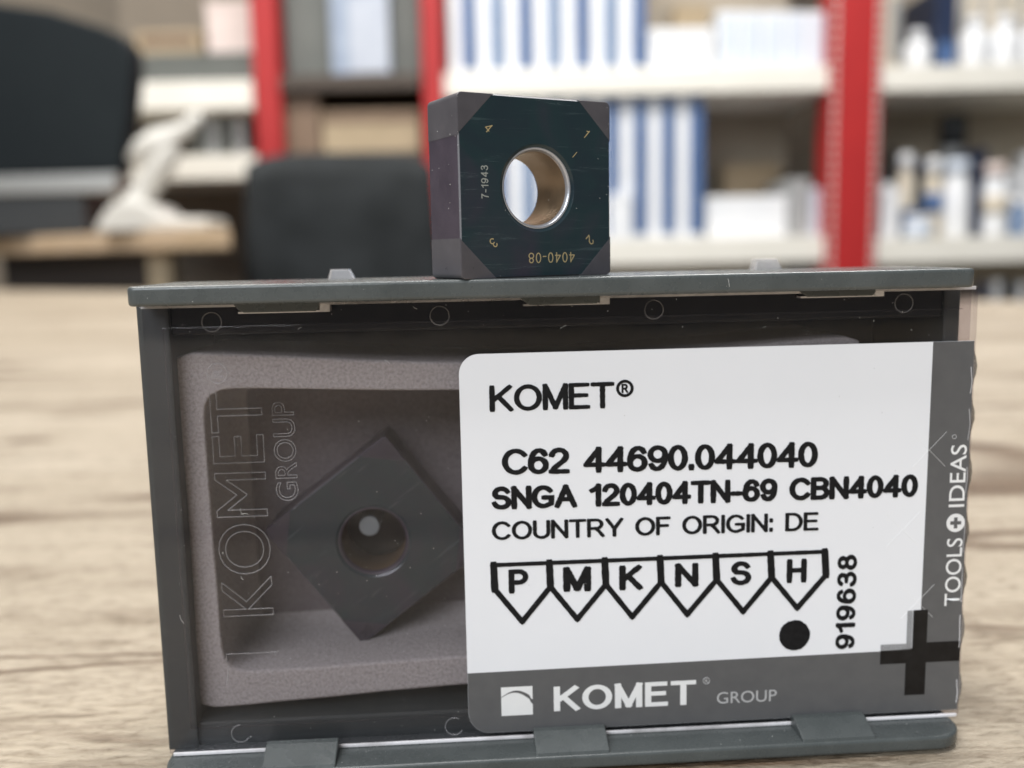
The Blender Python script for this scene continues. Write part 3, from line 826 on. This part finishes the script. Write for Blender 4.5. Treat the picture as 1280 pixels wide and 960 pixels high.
dust('dust', 26, lambda: ((random.uniform(-29, 29), random.uniform(-2.5, -.3), 1.432), (1, 0, 0), (0, 1, 0)), case)
dust('dust', 20, lambda: ((random.uniform(-7, 27), FY-.012, random.uniform(8, 31)), (1, 0, 0), (0, 0, 1)), case).data.materials[0] = mat('grey_lint', (.35, .35, .35), .8)

# ================================================================== BACKGROUND
D0 = 2.10
RED = m_speck('red_paint', (0.35, 0.008, 0.009), (0.4, 0.011, 0.011), 12, 0.6)
SHELF = m_speck('cream_shelf_paint', (0.72, 0.69, 0.62), (0.77, 0.74, 0.67), 10, 0.45)
DKB = m_speck('dark_brown_board', (0.05, 0.035, 0.025), (0.06, 0.042, 0.03), 10, 0.6)
BACKP = m_speck('shelf_back_board', (0.36, 0.31, 0.24), (0.4, 0.35, 0.28), 6, 0.7)
WHT = m_speck('white_card', (0.74, 0.75, 0.77), (0.79, 0.79, 0.8), 14, 0.5)
PALE = m_speck('pale_blue_card', (0.55, 0.6, 0.68), (0.6, 0.65, 0.72), 14, 0.5)
PALE2 = m_speck('grey_blue_card', (0.4, 0.43, 0.5), (0.45, 0.48, 0.54), 25, 0.5)
LBLUE2 = m_speck('dull_blue_card', (0.24, 0.29, 0.38), (0.3, 0.35, 0.44), 25, 0.5)
BLUE = m_speck('blue_card', (0.055, 0.11, 0.25), (0.075, 0.14, 0.29), 14, 0.45)
LBLUE = m_speck('slate_blue_card', (0.16, 0.23, 0.36), (0.19, 0.26, 0.39), 14, 0.45)
NAVY = m_speck('navy_plastic', (0.015, 0.025, 0.06), (0.022, 0.034, 0.075), 14, 0.4)
CRM = m_speck('cream_card', (0.6, 0.53, 0.42), (0.66, 0.58, 0.47), 14, 0.55)
GRY = m_speck('grey_card', (0.1, 0.105, 0.095), (0.12, 0.125, 0.113), 14, 0.55)
MGR = m_speck('mid_grey_card', (0.3, 0.31, 0.31), (0.36, 0.36, 0.36), 14, 0.5)
DRK = m_speck('dark_plastic', (0.018, 0.02, 0.022), (0.026, 0.028, 0.03), 14, 0.45)
BRN = m_speck('brown_card', (0.17, 0.11, 0.07), (0.21, 0.14, 0.09), 14, 0.6)
TAN = m_speck('tan_card', (0.34, 0.26, 0.16), (0.4, 0.31, 0.2), 14, 0.6)
PINK = m_speck('pale_pink_card', (0.62, 0.52, 0.48), (0.68, 0.57, 0.53), 14, 0.55)
ORG = m_speck('orange_label', (0.72, 0.4, 0.2), (0.76, 0.45, 0.24), 14, 0.5)
SLV = mat('silver_trim', (0.4, 0.4, 0.39), 0.35, 0.7)

def rx(px, py, D): return room(px, py, D)[0]
def rz_(px, py, D): return room(px, py, D)[1]
shelf = room_thing('shelving_unit', 'cream steel shelving with red perforated posts along the wall', 'shelving', (0, 2.3, -0.74))
def upright(pa, pb, py=150, slots=True, side=0):
    xa, xb = rx(pa, py, D0-.01), rx(pb, py, D0-.01)
    room_obj('upright', box_bm(xa, xb, D0-.012, D0+.07, -.74, 1.6, .003), RED, shelf)
    if slots:
        for s in ([side] if side else [-1, 1]):
            xm = xa+.010 if s < 0 else xb-.010
            for i in range(34):
                z = -.02+.022*i
                room_obj('slot_plate', box_bm(xm-.004, xm+.004, D0-.0165, D0-.0115, z, z+.012), PINK, shelf)
upright(317, 349, 100, False)
upright(527, 553, 60, False)
upright(1036, 1100, 150, True)
BAYS = {'a': (-.95, rx(317, 120, D0)), 'b': (rx(349, 120, D0), rx(527, 120, D0)), 'c': (rx(553, 120, D0), rx(1039, 120, D0)), 'd': (rx(1098, 120, D0), 1.75)}
def board(bay, pyt, pyb, pxm):
    z1, z0 = rz_(pxm, pyt, D0), rz_(pxm, pyb, D0)
    a, b = BAYS[bay]
    room_obj('shelf_board', box_bm(a+.001, b-.001, D0, D0+.32, z0, z1, .002), DKB if bay == 'b' else SHELF, shelf)
    return z1
zc1 = board('c', 86, 117, 800); zc2 = board('c', 297, 329, 900)
zd1 = board('d', 81, 112, 1190); zd2 = board('d', 296, 328, 1190)
za1 = board('a', 101, 137, 240); za2 = board('a', 193, 224, 270)
zb1 = board('b', 92, 112, 440)
zb2 = board('b', 190, 210, 440)
zc0 = board('c', 470, 500, 900); zd0 = board('d', 440, 470, 1240)
for bay, (a, b) in BAYS.items():
    room_obj('back_board', box_bm(a+.002, b-.002, D0+.322, D0+.34, -.7, 1.6), WALL if bay == 'a' else BACKP, shelf)

def bpx(pa, pb, pym, D): return rx(pa, pym, D), rx(pb, pym, D)
def binder(label, pa, pb, zbase, h, stripe, group, dD=.03, body=WHT, frac=(.48, .98)):
    xa, xb = bpx(pa, pb, 100, D0+dD)
    t = room_thing('ring_binder', label, 'binder', ((xa+xb)/2, D0+dD, zbase), group)
    room_obj('cover', box_bm(xa+.0008, xb-.0008, D0+dD, D0+dD+.26, zbase+.0005, zbase+h, .003), body, t)
    w_ = xb-xa
    room_obj('spine_stripe', box_bm(xa+w_*frac[0], xa+w_*frac[1], D0+dD-.003, D0+dD+.002, zbase+.012, zbase+h-.006), stripe, t)
    return t
def carton(name, label, cat, pa, pb, pyt, zbase, m, D=None, depth=.2, group=None, r=.002, bandm=None, dz=0.0, band=(.1, .9, .2, .6)):
    D = D or D0+.04
    xa, xb = bpx(pa, pb, pyt, D); z1 = rz_((pa+pb)/2, pyt, D)
    t = room_thing(name, label, cat, ((xa+xb)/2, D, zbase), group)
    room_obj('body', box_bm(xa, xb, D, D+depth, zbase+.0005, z1, r), m, t)
    h = z1-zbase
    if bandm is not None:
        room_obj('printed_panel', box_bm(xa+(xb-xa)*band[0], xa+(xb-xa)*band[1], D-.002, D+.003, zbase+h*band[2], zbase+h*band[3]), bandm, t)
    else:
        room_obj('lid', box_bm(xa-.0012, xb+.0012, D-.0015, D+depth+.0015, z1-h*.16, z1+.0015, r), m, t)
    return t
def bottle(label, pc, hw_px, pyt, zbase, m, capm, neck=.5, D=None, group='bottles on the shelf', capf=.18, labelm=None):
    D = D or D0+.08
    xc_ = rx(pc, pyt, D); z1 = rz_(pc, pyt, D); R = hw_px*D/FPX; h = z1-zbase
    t = room_thing('bottle', label, 'bottle', (xc_, D, zbase), group)
    def lathe(prof, m, name):
        bm = bmesh.new(); n = 24; rings = []
        for r, z in prof: rings.append([bm.verts.new((xc_+r*math.cos(2*math.pi*k/n), D+r*math.sin(2*math.pi*k/n), z)) for k in range(n)])
        for a, b in zip(rings, rings[1:]):
            for i in range(n): bm.faces.new((a[i], a[(i+1) % n], b[(i+1) % n], b[i]))
        bm.faces.new(rings[0][::-1]); bm.faces.new(rings[-1])
        room_obj(name, bm, m, t, smooth=True)
    zs = zbase+h*(1-capf)
    lathe([(R*.95, zbase+.0005), (R, zbase+.004), (R, zbase+h*.6), (R*.9, zbase+h*.68), (R*neck, zs-.003), (R*neck, zs)], m, 'body')
    lathe([(R*neck*1.15, zs-.001), (R*neck*1.15, z1-.003), (R*neck, z1)], capm, 'cap')
    if labelm: lathe([(R*1.005, zbase+h*.3), (R*1.012, zbase+h*.3), (R*1.012, zbase+h*.56), (R*1.005, zbase+h*.56)], labelm, 'paper_label')
    return t
# upper shelf, wide bay
for i in range(7):
    pa = 562+35.2*i
    binder('white ring binder with blue spine stripe touching the narrow red post on the upper shelf' if i == 0 else
           'white ring binder with blue spine stripe beside the plain white carton on the upper shelf' if i == 6 else
           'white ring binder with deep blue spine stripe in the row on the upper shelf' if i % 2 == 0 else
           'white ring binder with paler slate blue spine stripe in the row on the upper shelf', pa, pa+34.6, zc1, .315, BLUE if i % 2 == 0 else LBLUE, 'binders on the upper shelf')
carton('carton', 'plain white carton between the blue striped binders and slim white files', 'carton', 811, 891, 36, zc1, WHT, bandm=None)
fz = rz_(850, 36, D0+.06)
carton('ornament_box', 'small tan box on top of the plain white carton', 'box', 843, 886, 6, fz+.003, TAN, D=D0+.06, depth=.08)
for i in range(5):
    pa = 897+27.8*i
    t = carton('magazine_file', 'slim white magazine file in the row beside the red double post', 'file', pa, pa+26.6, 14, zc1, WHT, group='slim files on the upper shelf', bandm=PALE, band=(.14, .98, .06, .93))
# lower shelf, wide bay
for i in range(9):
    pa = 562+35.4*i
    binder('white ring binder with blue spine stripe beside the wide low carton on the lower shelf' if i == 8 else
           'white ring binder with paler slate blue spine stripe on the lower shelf' if i in (2, 4) else
           'white ring binder with dark blue spine stripe in the row on the lower shelf', pa, pa+34.8, zc2, .312, BLUE if i not in (2, 4) else LBLUE, 'binders on the lower shelf')
carton('carton', 'small white carton standing in front of the lower shelf binders', 'carton', 762, 789, 243, zc2, WHT, D=D0+.005, depth=.02)
carton('carton', 'wide low white carton on the lower shelf beside the binders', 'carton', 884, 984, 246, zc2, WHT, D=D0+.04)
carton('carton', 'pale grey carton between the low white carton and red post', 'carton', 987, 1012, 224, zc2, MGR)
carton('carton', 'narrow pale blue carton against the red double post', 'carton', 1014, 1035, 236, zc2, PALE)
# right bay, upper shelf
carton('carton', 'tall cream carton beside the red double post on upper shelf', 'carton', 1100, 1126, -14, zd1, CRM, bandm=MGR, band=(.6, .98, .1, .9))
bottle('squat white bottle beside the tall cream carton', 1147, 17, 38, zd1, WHT, WHT, .45, capf=.25)
carton('ring_binder', 'dark navy binder standing alone beside a squat white bottle', 'binder', 1174, 1199, -20, zd1, NAVY, bandm=BLUE, band=(.1, .9, .05, .32))
for i, (a, b, t_) in enumerate(((1202, 1236, 22), (1240, 1274, 20), (1278, 1312, 24))):
    bottle('plump white bottle in front of the striped cream cartons', (a+b)/2, (b-a)/2, t_, zd1, WHT, WHT, .5, D=D0+.05, group='plump white bottles')
for i in range(5):
    carton('carton', 'cream and grey striped carton behind the plump white bottles', 'carton', 1186+24*i, 1208+24*i, -16, zd1, CRM, D=D0+.13, group='striped cartons', bandm=MGR, band=(.72, .99, .02, .98))
# right bay, lower shelf
bottle('white bottle touching the red double post', 1109, 11, 214, zd2, WHT, DRK, .6, capf=.16)
bottle('dark capped grey bottle behind the white bottle by the post', 1116, 8, 188, zd2, MGR, DRK, .7, D=D0+.2, capf=.3)
bottle('cream bottle between a dark slim bottle and the white one', 1133, 11, 192, zd2, CRM, WHT, .7)
bottle('slim dark bottle between two cream bottles', 1150, 6, 200, zd2, DRK, NAVY, .7)
bottle('cream bottle beside the tall grey one', 1168, 11, 198, zd2, CRM, WHT, .7, labelm=BLUE)
bottle('low pale blue tub in front of the slim dark bottle', 1148, 17, 270, zd2, PALE, WHT, .8, D=D0+.03)
bottle('tallest bottle on the shelf, dark grey with a domed top', 1192, 16, 144, zd2, MGR, DRK, .85, D=D0+.18, capf=.25)
bottle('white bottle in front of the tallest grey bottle', 1197, 16, 200, zd2, WHT, PALE, .8)
bottle('slim navy bottle beside the cream banded one', 1222, 7, 212, zd2, NAVY, NAVY, .7)
bottle('white bottle with a cream paper band', 1245, 15, 204, zd2, WHT, PINK, .75, labelm=CRM)
bottle('small blue bottle beside the cream banded one', 1274, 11, 246, zd2, LBLUE, WHT, .7)
for i, (a, b, t_, m_, lb) in enumerate(((1104, 1124, 238, WHT, 'short white pack in front of the bottle at the red post'), (1136, 1146, 262, BLUE, 'small blue pack leaning between the cream bottle and pale tub'),
        (1174, 1184, 226, BLUE, 'tall blue pack between the cream and white bottles'), (1208, 1217, 190, NAVY, 'tall narrow navy pack behind the white bottle'),
        (1226, 1233, 186, NAVY, 'narrow navy pack beside the cream banded bottle'), (1262, 1270, 214, WHT, 'narrow white pack beside the small blue bottle'), (1284, 1300, 190, WHT, 'tall white pack past the small blue bottle'))):
    carton('pack', lb, 'pack', a, b, t_, zd2, m_, D=D0+(.02 if i in (0, 1) else .1), depth=.05)
carton('binder_box', 'tan open box standing on the lower shelf against the back board', 'box', 905, 975, 205, zc2, TAN, D=D0+.25, depth=.05)
# right bay, bottom shelf just over the desk
for i, (pc, m_, top_) in enumerate(((1228, NAVY, 352), (1246, WHT, 350), (1262, DRK, 348), (1277, WHT, 353))):
    bottle(['short navy bottle on the bottom shelf', 'short white bottle between navy and dark bottles on bottom shelf', 'short dark bottle between two white ones on bottom shelf', 'short white bottle at the row end on bottom shelf'][i], pc, 8, top_, zd0, m_, m_, .7, group='bottles on the bottom shelf')
# left bays
carton('storage_box', 'flat dark grey box on the upper shelf behind the monitor', 'box', 168, 318, 67, za1, GRY, D=D0+.03)
zt_ = rz_(240, 67, D0+.03)
carton('carton', 'pale pink carton stacked on the flat dark grey box', 'carton', 256, 316, 2, zt_+.002, PINK, D=D0+.05)
carton('carton', 'low beige carton stacked on the flat dark grey box', 'carton', 168, 250, 38, zt_+.002, TAN, D=D0+.05, bandm=BRN, band=(.1, .9, .4, .8))
for i in range(4):
    carton('folder', 'thin %s folder standing between the two short shelves' % ('pale grey' if i % 2 else 'dark grey'), 'folder', 240+17*i, 254+17*i, 142, za2, MGR if i % 2 else GRY, D=D0+.06, group='grey folders')
carton('storage_box', 'large dark grey box between the two narrow red posts', 'box', 353, 523, -40, zb1, GRY, D=D0+.04)
carton('packet', 'pale blue and white packet leaning on the large dark grey box', 'packet', 410, 484, -30, zb1, LBLUE2, D=D0+.012, depth=.02, bandm=PALE2, band=(.3, .98, .02, .8))
carton('carton', 'beige carton with a brown flap behind the chair', 'carton', 402, 524, 138, zb2, TAN, D=D0+.03, bandm=BRN, band=(.02, .98, .72, .98))
carton('carton', 'small brown carton beside the beige one behind the chair', 'carton', 354, 398, 122, zb2, BRN, D=D0+.03)

# ------------------------------------------------------------------ second desk, monitor, device, chair
ztop = rz_(150, 291, 1.42)
wood2 = m_speck('counter_wood', (0.42, 0.31, 0.2), (0.48, 0.36, 0.25), 20, 0.5)
cpt = []
aL = rx(-60, 300, 1.62), 1.62; aR = rx(288, 300, 1.28), 1.28
t = room_thing('counter', 'brown wooden counter carrying the dark monitor', 'counter', (aL[0], 1.7, -0.74))
pts = [aL, aR, (aR[0]*1.95/aR[1], 1.95), (aL[0]-.3, 1.98), (aL[0]-.3, aL[1]+.13)]
room_obj('counter_top', prism_bm(pts, 'z', ztop-.028, ztop, .003), wood2, t)
pts2 = [(aL[0]+.05, aL[1]+.06), (aR[0]-.16, aR[1]+.16), (aR[0]*1.9/aR[1]-.12, 1.9), (aL[0]+.05, 1.9)]
room_obj('panel', prism_bm(pts2, 'z', -.74, ztop-.027), m_speck('counter_panel', (0.045, 0.035, 0.03), (0.055, 0.043, 0.036), 10), t)
room_obj('leg', box_bm(aR[0]-.16, aR[0]-.125, aR[1]+.12, aR[1]+.155, -.74, ztop-.027, .003), TAN, t)
Dm = 1.5
MONM = m_speck('monitor_black', (0.008, 0.011, 0.013), (0.011, 0.015, 0.017), 6, 0.5); bsdf(MONM).inputs['Specular IOR Level'].default_value = 0.12
t = room_thing('monitor', 'large dark monitor standing on the brown counter', 'monitor', (rx(40, 280, Dm), Dm, ztop))
o = [room(-140, 0, Dm), room(-40, -2, Dm), room(60, 12, Dm), room(125, 32, Dm), room(152, 44, Dm), room(163, 58, Dm), room(166, 78, Dm), room(161, 140, Dm), room(150, 216, Dm), room(-140, 228, Dm)]
room_obj('screen_shell', prism_bm(o, 'y', Dm, Dm+.05, .008, 3), MONM, t)
o = [room(-140, 224, Dm), room(148, 216, Dm), room(144, 240, Dm), room(-140, 247, Dm)]
room_obj('chin', prism_bm(o, 'y', Dm-.004, Dm+.045, .003), SLV, t)
bx0, bx1 = rx(-60, 260, Dm), rx(105, 260, Dm)
room_obj('stand', box_bm(bx0, bx1, Dm+.0, Dm+.12, ztop+.0005, rz_(20, 244, Dm)+.004, .004), DRK, t)
# white desk device: flat foot, neck and a slanted head
Dd = 1.40
t = room_thing('barcode_scanner', 'white plastic hand scanner leaning in its flat stand on the counter', 'scanner', (rx(200, 285, Dd), Dd, ztop))
WPL = m_speck('white_plastic', (0.5, 0.485, 0.45), (0.56, 0.545, 0.51), 20, 0.4)
def skin_blob(name, pts, m, parent):
    """smooth tapered body swept through (px, py, radius px)"""
    bm = bmesh.new(); n = 16; rings = []
    P3 = [(Vector((room(a, b, Dd)[0], Dd+.02, room(a, b, Dd)[1])), r*Dd/FPX) for a, b, r in pts]
    for i, (p, r) in enumerate(P3):
        a = P3[max(0, i-1)][0]; b = P3[min(len(P3)-1, i+1)][0]
        tng = (b-a).normalized(); nn = Vector((0, 1, 0)); bb = tng.cross(nn).normalized()
        rings.append([bm.verts.new(p+bb*(r*math.cos(2*math.pi*k/n))+nn*(r*.8*math.sin(2*math.pi*k/n))) for k in range(n)])
    for a, b in zip(rings, rings[1:]):
        for i in range(n): bm.faces.new((a[i], a[(i+1) % n], b[(i+1) % n], b[i]))
    bm.faces.new(rings[0][::-1]); bm.faces.new(rings[-1])
    return room_obj(name, bm, m, parent, smooth=True)
skin_blob('head', [(246, 140, 5), (238, 147, 9), (226, 160, 11), (210, 168, 14), (192, 176, 18), (174, 187, 17), (158, 200, 9)], WPL, t)
skin_blob('handle', [(212, 166, 8), (204, 184, 16), (194, 204, 18), (184, 222, 17), (174, 238, 15), (166, 252, 18), (162, 262, 24)], WPL, t)
zf = ztop
o = [(rx(128, 280, Dd), zf), (rx(266, 280, Dd), zf), (rx(268, 272, Dd), zf+.012), (rx(264, 266, Dd), zf+.018), (rx(222, 264, Dd), zf+.019), (rx(208, 258, Dd), zf+.024), (rx(198, 252, Dd), zf+.036), (rx(182, 246, Dd), zf+.043), (rx(150, 248, Dd), zf+.042), (rx(140, 256, Dd), zf+.03), (rx(130, 268, Dd), zf+.012)]
room_obj('stand', prism_bm(o, 'y', Dd-.03, Dd+.07, .006, 2), WPL, t)
# office chair
Dc = 1.62
t = room_thing('office_chair', 'black upholstered office chair pushed in front of the shelving', 'chair', (rx(420, 340, Dc), Dc, -.74))
CH = m_speck('black_fabric', (0.014, 0.016, 0.017), (0.026, 0.029, 0.031), 14, 0.75)
bsdf(CH).inputs['Specular IOR Level'].default_value = 0.2
def chair_back():
    bm = bmesh.new(); nx, nz = 14, 12; f, b = [], []
    zb_ = -.25
    for j in range(nz+1):
        v = j/nz
        for i in range(nx+1):
            u = i/nx
            pxl = 296+(322-296)*v; pxr = 560-(560-545)*v
            px_ = pxl+(pxr-pxl)*u
            ztp = rz_(px_, 198-6*math.sin(math.pi*u)+14*abs(2*u-1)**6, Dc)
            x = rx(px_, 250, Dc); z = zb_+(ztp-zb_)*v
            th_ = .05*(1-abs(2*u-1)**5*.7)*(1-v**8*.6)
            yy = Dc+.06*(2*u-1)**2*-1+.02*math.sin(3*v)
            f.append(bm.verts.new((x, yy-th_, z))); b.append(bm.verts.new((x, yy+th_*.4+.01, z)))
    W = nx+1
    for L, s in ((f, 1), (b, -1)):
        for j in range(nz):
            for i in range(nx):
                q = (L[j*W+i], L[j*W+i+1], L[(j+1)*W+i+1], L[(j+1)*W+i]); bm.faces.new(q[::s])
    bd = [j for j in range(W)] + [k*W+nx for k in range(1, nz+1)] + [nz*W+k for k in range(nx-1, -1, -1)] + [k*W for k in range(nz-1, 0, -1)]
    for a, c in zip(bd, bd[1:]+bd[:1]): bm.faces.new((f[a], b[a], b[c], f[c]))
    room_obj('backrest', bm, CH, t, smooth=True)
chair_back()
xm = rx(425, 340, Dc)
room_obj('seat', box_bm(xm-.24, xm+.24, Dc-.5, Dc-.02, -.32, -.23, .03, 3), CH, t, smooth=True)
room_obj('column', box_bm(xm-.025, xm+.025, Dc-.28, Dc-.23, -.68, -.31, .005), DRK, t)
room_obj('spine', box_bm(xm-.03, xm+.03, Dc+.03, Dc+.06, -.3, .02, .005), DRK, t)
for k in range(5):
    a = 2*math.pi*k/5
    bm = box_bm(0, .3, -.02, .02, -.72, -.68, .004)
    bmesh.ops.rotate(bm, cent=(0, 0, 0), matrix=Matrix.Rotation(a, 3, 'Z'), verts=bm.verts)
    room_obj('leg', bm, DRK, t, loc=(xm, Dc-.255, 0))

# specks caught on the standing insert's edges
def ins_pt(lx, ly, lz): return tuple((m1 @ (Vector((lx, ly, lz))*MM))/MM)
stand_insert = [o for o in bpy.data.objects if o.name == 'cutting_insert'][0]
bpy.context.view_layer.update()
def spot():
    r = random.random()
    if r < .4: p = (-6.35+random.uniform(-.05, .05), -.012, random.uniform(-6, 6))
    elif r < .6: p = (6.2+random.uniform(-.5, .1), -.012, random.uniform(-6, 6))
    elif r < .8: p = (random.uniform(-6, 6), -.012, random.choice((-6.2, 6.3)))
    else: p = (random.uniform(-5, 5.5), -.012, random.uniform(-5, 5))
    return ins_pt(*p), (ca, sa, 0), (0, 0, 1)
dust('dust', 20, spot, stand_insert)
dust('dust', 11, lambda: (ins_pt(-6.37, random.uniform(.2, 4.4), random.uniform(-6, 6)), (-sa, ca, 0), (0, 0, 1)), stand_insert)
